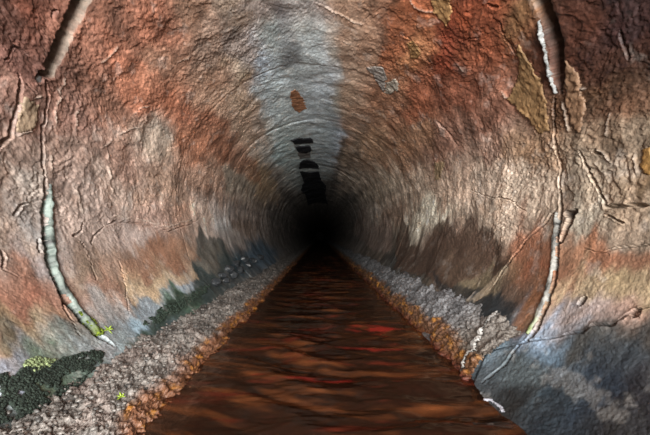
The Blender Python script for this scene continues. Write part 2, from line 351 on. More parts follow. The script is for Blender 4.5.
# ------------------------------------------------------------------ materials
def new_mat(name):
    m = bpy.data.materials.new(name); m.use_nodes = True; nt = m.node_tree; nt.nodes.clear()
    out = nt.nodes.new('ShaderNodeOutputMaterial'); bs = nt.nodes.new('ShaderNodeBsdfPrincipled')
    nt.links.new(bs.outputs[0], out.inputs[0]); return m, nt, bs
def N(nt, t, **kw):
    n = nt.nodes.new(t)
    for k, v in kw.items(): setattr(n, k, v)
    return n
def crust_mat(name, rough=(.45, .75), spec=.4, grain=90, bump=.35, var=.35, attr=True, base=(.3, .3, .3), dist=.004, coat=0):
    m, nt, bs = new_mat(name); L = nt.links.new
    geo = N(nt, 'ShaderNodeTexCoord'); P = geo.outputs['Object']
    n1 = N(nt, 'ShaderNodeTexNoise'); n1.inputs['Scale'].default_value = grain; n1.inputs['Detail'].default_value = 5; n1.inputs['Roughness'].default_value = .65; L(P, n1.inputs['Vector'])
    n2 = N(nt, 'ShaderNodeTexNoise'); n2.inputs['Scale'].default_value = grain * .16; n2.inputs['Detail'].default_value = 4; L(P, n2.inputs['Vector'])
    mr = N(nt, 'ShaderNodeMapRange'); mr.inputs[1].default_value = .25; mr.inputs[2].default_value = .75; mr.inputs[3].default_value = 1 - var; mr.inputs[4].default_value = 1 + var; L(n1.outputs['Fac'], mr.inputs[0])
    mx = N(nt, 'ShaderNodeMix', data_type='RGBA', blend_type='MULTIPLY'); mx.inputs[0].default_value = 1
    if attr:
        a = N(nt, 'ShaderNodeAttribute', attribute_name='pigment'); L(a.outputs['Color'], mx.inputs[6])
    else: mx.inputs[6].default_value = (*base, 1)
    cb = N(nt, 'ShaderNodeCombineColor')
    for i in range(3): L(mr.outputs[0], cb.inputs[i])
    L(cb.outputs[0], mx.inputs[7]); L(mx.outputs[2], bs.inputs['Base Color'])
    rr = N(nt, 'ShaderNodeMapRange'); rr.inputs[1].default_value = .3; rr.inputs[2].default_value = .7; rr.inputs[3].default_value = rough[0]; rr.inputs[4].default_value = rough[1]
    L(n2.outputs['Fac'], rr.inputs[0]); L(rr.outputs[0], bs.inputs['Roughness'])
    bs.inputs['Specular IOR Level'].default_value = spec
    bs.inputs['Coat Weight'].default_value = coat; bs.inputs['Coat Roughness'].default_value = .25
    b = N(nt, 'ShaderNodeBump'); b.inputs['Strength'].default_value = bump; b.inputs['Distance'].default_value = dist; L(n1.outputs['Fac'], b.inputs['Height']); L(b.outputs[0], bs.inputs['Normal'])
    return m
M_WALL = crust_mat('wet_stained_concrete', (.45, .78), .24, 65, .60, .36, dist=.007)
M_LEDGE = crust_mat('rubble_crust', (.40, .75), .5, 130, .55, .45, dist=.008)
M_RUST = crust_mat('rust_crust', (.25, .6), .5, 150, .6, .5, dist=.008, coat=.15)
M_LIME = crust_mat('lime_crust', (.4, .7), .4, 120, .5, .2)
M_STONE = crust_mat('wet_stone', (.3, .6), .5, 60, .4, .3, attr=True)
M_MOSS = crust_mat('moss', (.7, .95), .2, 200, .6, .5, attr=True)

# ------------------------------------------------------------------ pipe lining
NC, NR = 1600, 1450
TH0, TH1 = -.98, math.pi + .98
thv = np.linspace(TH1, TH0, NC).astype(np.float32)                 # left wall -> crown -> right wall
yv = np.concatenate([np.linspace(Y_BACK, .70, 70, endpoint=False), np.exp(np.linspace(math.log(.70), math.log(Y_END), NR - 70))]).astype(np.float32)
U, V = np.meshgrid(thv * R, yv)
H, CR, PL, RO, SD, FACE, GAP_SHADE = relief(U, V)
def surf(th, y, h):
    r = R - h; return np.stack([AX + r * np.cos(th), y + 0 * th, AZ + r * np.sin(th)], -1)
P = surf(U / R, V, H)
Cc = lining_colour(U, V, CR, PL, RO, SD, FACE, GAP_SHADE)
NRM = grid_normals(P)
mid = P[NR // 2, NC // 2]; toax = np.array([AX, 0, AZ]) - np.array([mid[0], 0, mid[2]])
flip = np.dot(NRM[NR // 2, NC // 2], toax) < 0
if flip: NRM = -NRM
TS = (2.25, .89)                                                     # crown between these angles
i1 = int(np.argmin(np.abs(thv - TS[0]))); i2 = int(np.argmin(np.abs(thv - TS[1])))
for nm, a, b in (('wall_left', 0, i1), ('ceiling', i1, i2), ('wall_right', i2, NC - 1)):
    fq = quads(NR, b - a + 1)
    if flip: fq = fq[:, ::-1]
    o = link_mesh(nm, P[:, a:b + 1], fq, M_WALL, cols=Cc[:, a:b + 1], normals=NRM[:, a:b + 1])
    o['kind'] = 'structure'

def wall_h(th, y):
    """relief of the lining at an angle and distance (nearest grid point)"""
    ci = np.clip(np.round((TH1 - th) / (TH1 - TH0) * (NC - 1)).astype(int), 0, NC - 1)
    ri = np.clip(np.searchsorted(yv, y), 0, NR - 1); return H[ri, ci]

def mixc(c, t, col): return c + np.clip(t, 0, 1)[..., None] * (np.array(col) - c)
# ------------------------------------------------------------------ far end and bed
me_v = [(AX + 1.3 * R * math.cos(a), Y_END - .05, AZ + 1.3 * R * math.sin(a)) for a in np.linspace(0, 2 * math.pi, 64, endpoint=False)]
far = link_mesh('wall_back', me_v, np.array([list(range(63, -1, -1))]), crust_mat('far_end_shade', attr=False, base=(.02, .019, .018)))  # end cap painted near black in place of the unlit depth
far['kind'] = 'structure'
xb = np.linspace(-.86 * R, .72 * R, 60); yb = np.exp(np.linspace(math.log(.5), math.log(Y_END + 3), 300)); yb = np.concatenate([[-2.4 * R], yb])
XB, YB = np.meshgrid(xb, yb)
ZB = -.075 - .05 * (1 - ((XB - .04) / .8) ** 2) + .02 * fbm(XB * 5, YB * 4, 3, 140)
k = sstep(-.2, .5, fbm(XB * 2.2, YB * 6.5, 4, 150, .6))
cb = np.array([.05, .018, .009]) + sstep(.3, .9, k)[..., None] * np.array([.40, .13, .04])
k2 = sstep(.15, .5, fbm(XB * 1.8, YB * 7, 3, 160, .5))
cb = cb + k2[..., None] * (np.array([.42, .05, .03]) - cb) * .75
for (ex, ey, rx, ry) in ((.08, 1.83, .24, .035), (.42, 2.9, .16, .07), (-.02, 1.60, .20, .03), (.30, 2.25, .22, .03)):      # bright red iron sludge
    cb = mixc(cb, sstep(1.1, .5, np.hypot((XB - ex) / rx, (YB - ey + .18 * (XB - ex)) / ry) + .4 * noise(XB * 8, YB * 20, 165)), [.60, .06, .03])
fl = link_mesh('floor', np.stack([XB, YB, ZB], -1), quads(len(yb), len(xb)), crust_mat('rust_bed', (.6, .9), .2, 40, .4, .3), cols=cb)
fl['kind'] = 'structure'

# ------------------------------------------------------------------ water
xw = np.linspace(-.70 * R, .66 * R, 260); yw = np.concatenate([np.linspace(-2.4 * R, .8, 60, endpoint=False), np.exp(np.linspace(math.log(.8), math.log(Y_END), 900))])
XW, YW = np.meshgrid(xw, yw)
def waves(X, Y):
    ph = .9 * noise(X * 1.6, Y * 1.1, 170) + .35 * noise(X * 4, Y * 3, 171)
    d = Y + .10 * X + .16 * np.sin(X * 2.1 + 1.0)
    def crest(t): return 2 * (.5 + .5 * np.sin(t)) ** 1.7 - 1
    a = .0052 * crest(d * 20 + ph * 4.2) * (.6 + .8 * noise(X * 1.4, Y * 1.3, 172))
    a += .0030 * crest(d * 12 - .2 * X * 13 + ph * 3.0 + 1.7) * sstep(3.0, 1.1, Y)
    a += .0022 * crest(d * 41 + .25 * X * 20 + ph * 6) * sstep(-.3, .5, noise(X * 2, Y * 1.6, 173))
    a += .0026 * noise(X * 6, Y * 17, 174) + .0010 * noise(X * 18, Y * 44, 175)
    edge = sstep(.10, .35, X / R + .50) * sstep(.02, .30, .585 - X / R)
    return 2.7 * a * (.15 + .85 * edge)
ZW = waves(XW, YW)
m, nt, bs = new_mat('murky_rust_water'); L = nt.links.new
nt.nodes.remove(bs); out = [n for n in nt.nodes if n.type == 'OUTPUT_MATERIAL'][0]
gl = N(nt, 'ShaderNodeBsdfGlossy'); gl.inputs['Roughness'].default_value = .07; gl.inputs['Color'].default_value = (1, .80, .64, 1)
tr = N(nt, 'ShaderNodeBsdfTransparent'); tr.inputs['Color'].default_value = (.60, .33, .22, 1)
df = N(nt, 'ShaderNodeBsdfDiffuse'); ca = N(nt, 'ShaderNodeAttribute', attribute_name='pigment'); L(ca.outputs['Color'], df.inputs['Color'])
fr = N(nt, 'ShaderNodeFresnel'); fr.inputs['IOR'].default_value = 1.33
m1 = N(nt, 'ShaderNodeMixShader'); m1.inputs[0].default_value = .82; L(tr.outputs[0], m1.inputs[1]); L(df.outputs[0], m1.inputs[2])
m2 = N(nt, 'ShaderNodeMixShader'); L(fr.outputs[0], m2.inputs[0]); L(m1.outputs[0], m2.inputs[1]); L(gl.outputs[0], m2.inputs[2]); L(m2.outputs[0], out.inputs[0])
cw = np.ones(XW.shape + (3,)) * np.array([.012, .0055, .0035])
cw = mixc(cw, sstep(-.1, .9, fbm(XW * 1.5, (YW + .10 * XW + .16 * np.sin(XW * 2.1 + 1)) * 8, 4, 180, .65)), [.085, .028, .010])
cw = mixc(cw, sstep(.2, .9, fbm(XW * 1.8, YW * 9, 4, 184, .65)), [.06, .011, .006])
for (ex, ey, rx, ry) in ((.06, 1.58, .25, .024), (.38, 2.45, .18, .05), (.28, 2.02, .20, .022)):      # drifts of bright red iron bloom
    cw = mixc(cw, .9 * sstep(1.15, .4, np.hypot((XW - ex) / rx, (YW - ey + .15 * (XW - ex)) / ry) + .8 * fbm(XW * 7, YW * 26, 3, 165)), [.15, .013, .009])
wat = link_mesh('water', np.stack([XW, YW, ZW], -1), quads(len(yw), len(xw)), m, cols=cw)
tag(wat, 'dark rust-red rippled water running along the middle of the pipe', 'water', kind='stuff')

# ------------------------------------------------------------------ ledges of rubble and rust
def ledge(prof, y0, y1, nr, nc, seed, stones, amp):
    """surface of a ledge; prof is a list of (x, z) from the wall to below the water, in pipe radii from the eye"""
    pr = np.array(prof) * R; pr[:, 1] += CZ
    seg = np.concatenate([[0], np.cumsum(np.hypot(*np.diff(pr, axis=0).T))]); W = seg[-1]
    s = np.linspace(0, W, nc); x = np.interp(s, seg, pr[:, 0]); z = np.interp(s, seg, pr[:, 1])
    for _ in range(int(nc / 14)):                                    # round the corners of the profile
        x[1:-1] = (x[:-2] + 2 * x[1:-1] + x[2:]) / 4; z[1:-1] = (z[:-2] + 2 * z[1:-1] + z[2:]) / 4
    y = np.exp(np.linspace(math.log(y0), math.log(y1), nr))
    S, Y = np.meshgrid(s, y)
    tx, tz = np.gradient(x), np.gradient(z); ln = np.hypot(tx, tz); nx, nz = -tz / ln, tx / ln
    if nz.mean() < 0: nx, nz = -nx, -nz
    wx = .03 * noise(S * 12, Y * 10, seed + 5) + .010 * fbm(S * 40, Y * 36, 2, seed + 15); wy = .03 * noise(S * 12, Y * 10, seed + 6) + .010 * fbm(S * 40, Y * 36, 2, seed + 16)
    h = np.zeros(S.shape, np.float32); ids = 0; gap = 0
    for f, am in stones:
        d1, d2, idv = cells((S + wx) * f, (Y + wy) * f * .8, seed + int(f))
        b = np.clip(1 - d1 / .75, 0, 1) ** .7 * (.35 + .9 * idv)
        h += am * b; ids = ids + idv / len(stones); gap = gap + (1 - sstep(.02, .16, d2 - d1)) / len(stones)
        h -= am * .5 * (1 - sstep(.0, .14, d2 - d1))
    h += .016 * fbm(S * 4, Y * 3, 3, seed + 8) + .010 * fbm(S * 18, Y * 16, 5, seed + 9, .65)
    h *= amp
    E = .045 * noise(Y * 3.2, S * 0, seed + 10) + .022 * noise(Y * 11, S * 1.5, seed + 11)   # ragged water line
    X = x[None, :] + nx[None, :] * h + E * (S / W) ** 2; Z = z[None, :] + nz[None, :] * h
    return np.stack([X, Y + 0 * X, Z], -1), S / W, Y, ids, gap, h

# left: broad bank of grey rubble
PLF, S, Y, ids, gap, hh = ledge([(-.86,-.41),(-.80,-.445),(-.70,-.460),(-.60,-.475),(-.53,-.497),(-.47,-.537),(-.43,-.60)], .75, 60, 1100, 330, 200, [(26, .011), (52, .009), (100, .005)], 1.0)
n = fbm(S * 5, Y * 4, 4, 210, .6)
cl = np.ones(S.shape + (3,)) * np.array([.138, .127, .117]) * (.75 + .30 * ids + .65 * n)[..., None]
cl = mixc(cl, sstep(.15, .6, fbm(S * 4, Y * 3, 3, 213) + .25) * .40 * sstep(2.6, 1.9, Y), [.175, .135, .12])
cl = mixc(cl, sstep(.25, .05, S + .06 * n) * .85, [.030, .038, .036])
cl = mixc(cl, sstep(.45, .8, fbm(S * 7, Y * 6, 3, 216)) * .5, [.25, .24, .225])
edge = sstep(.62, .76, S + .075 * n + .02 * noise(Y * 9, S * 3, 219))
cl = mixc(cl, edge * .9, [.105, .038, .013]); cl = mixc(cl, edge * sstep(.05, .7, fbm(S * 14, Y * 14, 3, 222)), [.20, .085, .016])
cl = mixc(cl, sstep(.80, .90, S), [.09, .022, .012])
kc = int(.66 * 330)                                                    # rubble, then the rusty lip at the water
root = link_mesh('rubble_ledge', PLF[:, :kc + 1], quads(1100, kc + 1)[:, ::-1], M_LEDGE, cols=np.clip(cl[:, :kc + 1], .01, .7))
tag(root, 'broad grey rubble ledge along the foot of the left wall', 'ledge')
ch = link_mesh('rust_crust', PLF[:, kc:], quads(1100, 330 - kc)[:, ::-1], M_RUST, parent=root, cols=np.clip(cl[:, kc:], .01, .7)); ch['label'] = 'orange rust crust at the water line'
LEFT = (PLF, S, Y)
# right: narrower ledge of pale mineral crust, it begins at the first ring joint
PRT, S, Y, ids, gap, hh = ledge([(.88,-.262),(.79,-.318),(.71,-.362),(.64,-.412),(.588,-.462),(.552,-.53),(.525,-.60)], 1.30 * R, 60, 950, 240, 240, [(16, .011), (40, .008), (90, .005)], .95)
n = fbm(S * 4, Y * 4, 4, 250, .6)
cr_ = np.ones(S.shape + (3,)) * np.array([.14, .144, .152]) * (.65 + .5 * ids + .6 * n)[..., None]
cr_ = mixc(cr_, sstep(2.2, 1.75, Y) * .7, [.13, .112, .092])
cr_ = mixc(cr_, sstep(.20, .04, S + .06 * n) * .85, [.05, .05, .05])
edge = sstep(.58, .70, S + .08 * n + .03 * noise(Y * 9, S * 3, 259))
cr_ = mixc(cr_, edge * .9, [.095, .040, .014]); cr_ = mixc(cr_, edge * sstep(.05, .7, fbm(S * 12, Y * 14, 3, 262)), [.27, .125, .028])
cr_ = mixc(cr_, sstep(.74, .86, S), [.06, .014, .008])
kc = int(.58 * 240)
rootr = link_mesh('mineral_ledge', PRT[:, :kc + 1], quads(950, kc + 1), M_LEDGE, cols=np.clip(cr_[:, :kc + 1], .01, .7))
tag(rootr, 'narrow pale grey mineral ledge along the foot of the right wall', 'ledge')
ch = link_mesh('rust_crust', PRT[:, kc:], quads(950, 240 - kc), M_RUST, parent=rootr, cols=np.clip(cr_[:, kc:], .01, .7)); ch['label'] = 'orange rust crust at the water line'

# ------------------------------------------------------------------ pieces lying on the lining
def patch(name, mat, px, fields, colour, parent=None, res=.006, sink=.012):
    """a solid patch that follows the lining. fields(U,V)->(inside distance m, thickness m); colour(U,V)->rgb"""
    q = np.array([uv(*p) for p in px]); pad = .06
    us = np.arange(q[:, 0].min() - pad, q[:, 0].max() + pad, res); vs = np.arange(q[:, 1].min() - pad, q[:, 1].max() + pad, res)
    u, v = np.meshgrid(us, vs)
    sd, tk = fields(u, v)
    ins = sd > 0
    fin = ins[:-1, :-1] & ins[1:, :-1] & ins[:-1, 1:] & ins[1:, 1:]
    nr, nc = u.shape
    hw = wall_h(u / R, v)
    top = surf(u / R, v, hw + tk).reshape(-1, 3); bot = surf(u / R, v, hw - sink).reshape(-1, 3)
    f = quads(nr, nc).reshape(nr - 1, nc - 1, 4)[fin]
    ed = {}
    for a in f:
        for k in range(4):
            e = (int(a[k]), int(a[(k + 1) % 4])); ed[e] = 1
    side = [(b, a) for (a, b) in ed if (b, a) not in ed]
    nv = nr * nc
    F4 = [tuple(a) for a in f] + [tuple(int(x) + nv for x in a[::-1]) for a in f] + [(a, b, b + nv, a + nv) for a, b in side]
    F4 = np.array(F4); used = np.unique(F4); mp = np.full(2 * nv, -1, np.int64); mp[used] = np.arange(len(used))
    co = np.concatenate([top, bot])[used]; c = colour(u, v).reshape(-1, 3); c = np.concatenate([c, c])[used]
    return link_mesh(name, co, mp[F4], mat, parent=parent, cols=np.clip(c, .006, .8))
def warp(u, v, a=.012, f=16, seed=300):
    return u + a * noise(u * f, v * f, seed) + a * .5 * noise(u * f * 3, v * f * 3, seed + 2), v + a * noise(u * f, v * f, seed + 1) + a * .5 * noise(u * f * 3, v * f * 3, seed + 3)
def flake(name, label, cat, px, col, thick=.008, seed=300, mat=None, edge=.010, warp_a=.016, group=None, lip=None):
    q = uvl(px)
    def fields(u, v):
        x, y = warp(u, v, warp_a, 16, seed); sd = poly_inside(x, y, q)
        return sd, thick * (.45 + .55 * sstep(0, edge, sd)) + .003 * fbm(u * 30, v * 30, 2, seed + 5)
    def colour(u, v):
        k = fbm(u * 9, v * 9, 4, seed + 7, .6); c = np.array(col)[None, None] * (1 + .35 * k)[..., None]
        if lip is not None:
            x, y = warp(u, v, warp_a, 16, seed); c = mixc(c, sstep(.012, .004, poly_inside(x, y, q)) * .8, lip)
        return c
    o = patch(name, mat or M_WALL, px, fields, colour); base_origin(o)
    return tag(o, label, cat, group)
def strip(name, label, cat, px, w, thick, colfn, seed=320, mat=None, parent=None, sink=.05, wob=.006):
    q = uvl(px)
    def fields(u, v):
        x, y = warp(u, v, wob, 14, seed); d, al = poly_dist(x, y, q)
        ww = w * np.minimum(1, np.minimum(al, 1 - al) * 8 + .3) * (1 + .25 * noise(u * 20, v * 20, seed + 4)); sd = ww - d
        return sd, thick * np.sqrt(np.clip(1 - (d / ww) ** 2, 0, 1)) + .003 * noise(u * 40, v * 40, seed + 5)
    def colour(u, v):
        d, al = poly_dist(u, v, q); return colfn(u, v, al)
    o = patch(name, mat or M_LIME, px, fields, colour, parent=parent, res=.004, sink=sink)
    if parent is None: base_origin(o); tag(o, label, cat)
    return o

flake('plaster_flake', 'grey triangular plaster flake with a white edge high on the right of the ceiling', 'flake', [(366,67),(384,67),(386,78),(384,94),(378,84)], (.21, .19, .175), 0.0052, 301)
flake('plaster_flake', 'small pale cream plaster flake beside the grey triangular one', 'flake', [(386,82),(396,80),(398,90),(390,95),(384,93)], (.28, .25, .21), 0.0046, 303)
flake('plaster_flake', 'tan plaster flake at the top edge of the photo, right of centre', 'flake', [(428,-8),(446,-6),(452,14),(447,29),(441,22),(432,14)], (.23, .135, .06), 0.0065, 305)
flake('plaster_flake', 'ochre yellow spot of plaster on the dark red ceiling', 'flake', [(406,42),(414,40),(422,52),(418,60),(410,58)], (.20, .115, .05), 0.0039, 307)
flake('plaster_flake', 'beige jagged plaster flake left of the left joint', 'flake', [(20,92),(26,100),(36,102),(35,118),(33,130),(16,135),(14,128),(19,110)], (.20, .15, .105), 0.0065, 309)
flake('plaster_flake', 'long ochre sheet of plaster just left of the right joint', 'flake', [(516,40),(528,60),(538,80),(546,100),(546,134),(538,136),(526,116),(512,104),(508,98),(516,80)], (.145, .088, .042), 0.0078, 311)
flake('plaster_flake', 'brown column of plaster right of the right joint', 'flake', [(560,58),(572,66),(578,84),(584,110),(580,132),(572,128),(566,108),(562,84)], (0.125, 0.075, 0.045), 0.0091, 313)
flake('plaster_flake', 'small tan wedge of plaster halfway up the right wall', 'flake', [(434,162),(446,162),(440,180),(436,180)], (0.210, 0.155, 0.095), 0.0052, 315)
flake('rust_flake', 'orange oval rust flake on the blue-grey ceiling', 'flake', [(290,92),(296,90),(304,100),(307,110),(298,114),(292,108)], (.27, .135, .075), 0.0039, 317)
flake('rust_flake', 'ochre rust flake at the right edge of the photo', 'flake', [(640,150),(652,146),(655,172),(646,174),(640,166)], (0.135, 0.075, 0.025), 0.0052, 319)
# black tar peeling from the crown
tar = (.014,.015,.018)
flake('tar_patch', 'small black tar patch on the crown, nearest of the row', 'tar patch', [(291,140),(299,137),(303,138),(312,138),(313,142),(302,143),(294,143)], tar, .02, 331)
flake('tar_patch', 'second small black tar patch on the crown behind the nearest', 'tar patch', [(294,146),(310,145),(312,149),(306,153),(298,151)], tar, .02, 333)
flake('lime_flake', 'grey lime flake on the crown between black tar patches', 'flake', [(297,153),(309,153),(311,158),(300,159)], (0.165, 0.155, 0.145), .012, 335)
flake('tar_patch', 'black tar patch on the crown behind the grey lime flake', 'tar patch', [(300,162),(304,160),(312,161),(317,164),(319,168.5),(299,169)], tar, .02, 337)
flake('tar_patch', 'longest black tar patch on the crown, furthest down the pipe', 'tar patch', [(300,171),(310,172),(319,171),(321,180),(326,186),(325,194),(328,204),(316,202),(308,205),(306,196),(301,190),(304,182)], tar, .02, 339)

# fillers in the two open joints
def cf_left(u, v, al):
    k = fbm(u * 14, v * 14, 4, 350, .6)
    c = np.ones(u.shape + (3,)) * np.array([.095, .118, .108]) * (1 + 1.0 * k)[..., None]
    return mixc(c, sstep(.70, .95, al + .12 * k), [.06, .085, .012])
strip('joint_filler', 'grey-green filler bulging from the lower part of the left joint', 'joint filler', [(47,184),(50,210),(51,240),(54,262),(64,284),(75,300),(88,318),(97,328),(102,333)], .015, .012, cf_left, 352)
def cf_right(u, v, al):
    k = fbm(u * 14, v * 14, 4, 360, .6)
    c = np.ones(u.shape + (3,)) * np.array([.155, .155, .145]) * (1 + .9 * k)[..., None]
    return mixc(c, sstep(.74, .95, al + .12 * k), [.12, .15, .07])
strip('joint_filler', 'white filler strip in the lower part of the right joint', 'joint filler', [(556,212),(555,240),(553,268),(548,296),(538,322),(530,336)], .013, .012, cf_right, 362)
def cf_rt(u, v, al):
    k = fbm(u * 14, v * 14, 4, 370, .6)
    return np.ones(u.shape + (3,)) * np.array([.14, .145, .145]) * (1 + .9 * k)[..., None]
strip('joint_filler', 'white filler strip along the dark gap at the top of the right joint', 'joint filler', [(540,20),(545,40),(547,60),(550,78),(554,96)], .008, .012, cf_rt, 372)
# ------------------------------------------------------------------ stones
def ico(sub):
    bm = bmesh.new(); bmesh.ops.create_icosphere(bm, subdivisions=sub, radius=1)
    v = np.array([x.co[:] for x in bm.verts]); f = np.array([[x.index for x in p.verts] for p in bm.faces]); bm.free(); return v, f
IV2, IF2 = ico(4); IV1, IF1 = ico(2)
def stone_shape(v, seed):
    r = 1 + .28 * noise(v[:, 0] * 1.3 + seed, v[:, 1] * 1.3 + v[:, 2] * .9, seed) + .10 * noise(v[:, 0] * 4 + seed, v[:, 1] * 4 - v[:, 2] * 3, seed + 1)
    w = v * r[:, None]
    for k in range(7):                                                  # broken faces
        d = rng.normal(size=3); d /= np.linalg.norm(d); t = w @ d; w = w - np.outer(np.clip(t - .68, 0, None), d) * .85
    return w
def stone(label, loc, size, col, group=None, seed=0, name='stone'):
    w = stone_shape(IV2, seed) * np.array(size); c = np.array(col)[None] * (1 + .35 * noise(IV2[:, 0] * 3, IV2[:, 1] * 3 + IV2[:, 2] * 2, seed + 9))[:, None]
    o = link_mesh(name, w, IF2, M_STONE, cols=np.clip(c, .005, .8)); o.location = loc; o.rotation_euler = (rng.uniform(-.3, .3), rng.uniform(-.3, .3), rng.uniform(0, 6))
    return tag(o, label, 'stone', group)
def on_wall(px, py, h=0.):
    th, y = unproj(px, py); return surf(np.array(th), y, float(wall_h(np.array(th), np.array(y))) + h)
for k, (px, py, s) in enumerate([(214,283,.050),(221,276,.055),(228,269,.060),(235,264,.065),(242,260,.065),(225,281,.050),(232,275,.060),(239,270,.060),(246,265,.065),(252,261,.065),(258,258,.07)]):
    stone('dark blue-grey stone wedged between left wall and rubble ledge in the distance', on_wall(px, py, .015).tolist(), (s, s * 1.2, s * .75), (.026, .030, .034), 'dark stones along the foot of the left wall', 400 + k)
stone('brown rock wedged in the dark hole at the top of the right joint', on_wall(553, 46, .008).tolist(), (.030, .034, .034), (.06, .045, .03), seed=431)
stone('dark rock at the very top of the right joint', on_wall(549, 16, .008).tolist(), (.026, .034, .026), (.05, .042, .034), seed=433)
stone('small dark rubble stone in the triangular hole of the right joint', on_wall(572, 215, .012).tolist(), (.016, .02, .016), (.05, .036, .026), seed=437)
stone('dark stone in the wide gap at the top of the left joint', on_wall(39, 79, .022).tolist(), (.024, .03, .024), (.10, .10, .10), seed=439)

def ledge_pt(D, t, y):
    Pg, Sg, Yg = D; ri = int(np.argmin(np.abs(Yg[:, 0] - y))); ci = int(np.clip(t * (Pg.shape[1] - 1), 0, Pg.shape[1] - 1)); return Pg[ri, ci]
# loose grit over the near part of the left ledge: too many to count, one object
vs, fs, cs = [], [], []
var = [stone_shape(IV1, 500 + k) for k in range(14)]
for k in range(900):
    y = math.exp(rng.uniform(math.log(.85), math.log(4.2))); t = rng.uniform(.16, .66) ; p = ledge_pt(LEFT, t, y)
    s = rng.uniform(.003, .009) * (1.0 + .25 * y / 2); a = rng.uniform(0, 6.28); ca, sa = math.cos(a), math.sin(a)
    w = var[k % 14] * np.array([s, s * rng.uniform(.8, 1.5), s * .7]); w = np.stack([w[:, 0] * ca - w[:, 1] * sa, w[:, 0] * sa + w[:, 1] * ca, w[:, 2]], 1) + p + np.array([0, 0, s * .2])
    vs.append(w); fs.append(IF1 + k * len(IV1)); g = rng.uniform(.35, 1.25)
    col = np.array([.115, .106, .098]) if rng.random() < .7 else np.array([.11, .09, .08]) if rng.random() < .6 else np.array([.05, .048, .046])
    cs.append(np.tile(col * g, (len(IV1), 1)))
o = link_mesh('gravel', np.concatenate(vs), np.concatenate(fs), M_STONE, cols=np.concatenate(cs)); base_origin(o)
tag(o, 'loose grey and pinkish grit lying over the left rubble ledge', 'gravel', kind='stuff')

# white mineral streak running down the right ledge to the water
def ledge_strip(D, path, w, thick, name, mat, col, seed, parent=None):
    Pg, Sg, Yg = D; nr, nc = Sg.shape; vsx, fsx, c = [], [], []
    ys = Yg[:, 0]; sel = (ys > min(p[1] for p in path) - .15) & (ys < max(p[1] for p in path) + .15); rows = np.where(sel)[0]
    sub = Pg[rows]; Sx = Sg[rows] * .35; Yx = Yg[rows]
    x, y = warp(Sx, Yx, .012, 18, seed); d, al = poly_dist(x, y, [(a * .35, b) for a, b in path])
    ww = w * (1 + .6 * noise(Sx * 25, Yx * 25, seed + 4)); tk = thick * np.sqrt(np.clip(1 - (d / ww) ** 2, 0, 1)) - .004
    tk = tk + .005 * fbm(Sx * 40, Yx * 40, 3, seed + 8)
    n = grid_normals(sub); n = n * np.sign(n[..., 2:3].mean()); Q = sub + n * tk[..., None]
    f = quads(*Sx.shape).reshape(Sx.shape[0] - 1, Sx.shape[1] - 1, 4)[(d < ww)[:-1, :-1]]
    u = np.unique(f); mp = np.full(Sx.size, -1); mp[u] = np.arange(len(u))
    cc = np.array(col)[None] * (1 + .4 * fbm(Sx * 30, Yx * 30, 3, seed + 9).reshape(-1)[u])[:, None]
    return link_mesh(name, Q.reshape(-1, 3)[u], mp[f], mat, parent=parent, cols=np.clip(cc, .01, .8))
RIGHT = (PRT, S, Y)
ch = ledge_strip(RIGHT, [(.10, 1.98), (.30, 1.86), (.45, 1.80), (.62, 1.72), (.80, 1.66)], .017, .014, 'mineral_streak', M_LIME, (.27, .265, .255), 600, rootr); ch['label'] = 'white mineral streak running down to the water'

# foam on the water
q = [(485,401),(491,402),(499,407),(506,413),(511,416)]
fp = [((px - VX) / F * (F * CZ / (py - VY)), F * CZ / (py - VY)) for px, py in q]
xs, ys = np.meshgrid(np.arange(.40, .75, .0025), np.arange(1.15, 1.5, .0025))
x2, y2 = warp(xs, ys, .006, 22, 610); d, al = poly_dist(x2, y2, fp); ww = .015 * (.75 + .35 * np.sin(al * 11)); ins = d < ww
zt = waves(xs, ys) + .003 + .010 * np.sqrt(np.clip(1 - (d / ww) ** 2, 0, 1)) + .002 * noise(xs * 90, ys * 90, 612)
f = quads(*xs.shape).reshape(xs.shape[0] - 1, xs.shape[1] - 1, 4)[ins[:-1, :-1] & ins[1:, 1:] & ins[1:, :-1] & ins[:-1, 1:]]
u = np.unique(f); mp = np.full(xs.size, -1); mp[u] = np.arange(len(u))
o = link_mesh('foam', np.stack([xs, ys, zt], -1).reshape(-1, 3)[u], mp[f], crust_mat('foam', (.5, .7), .4, 150, .3, .1, attr=False, base=(.24, .25, .29))); base_origin(o)
tag(o, 'small white strip of foam floating at the right edge of the water', 'foam')

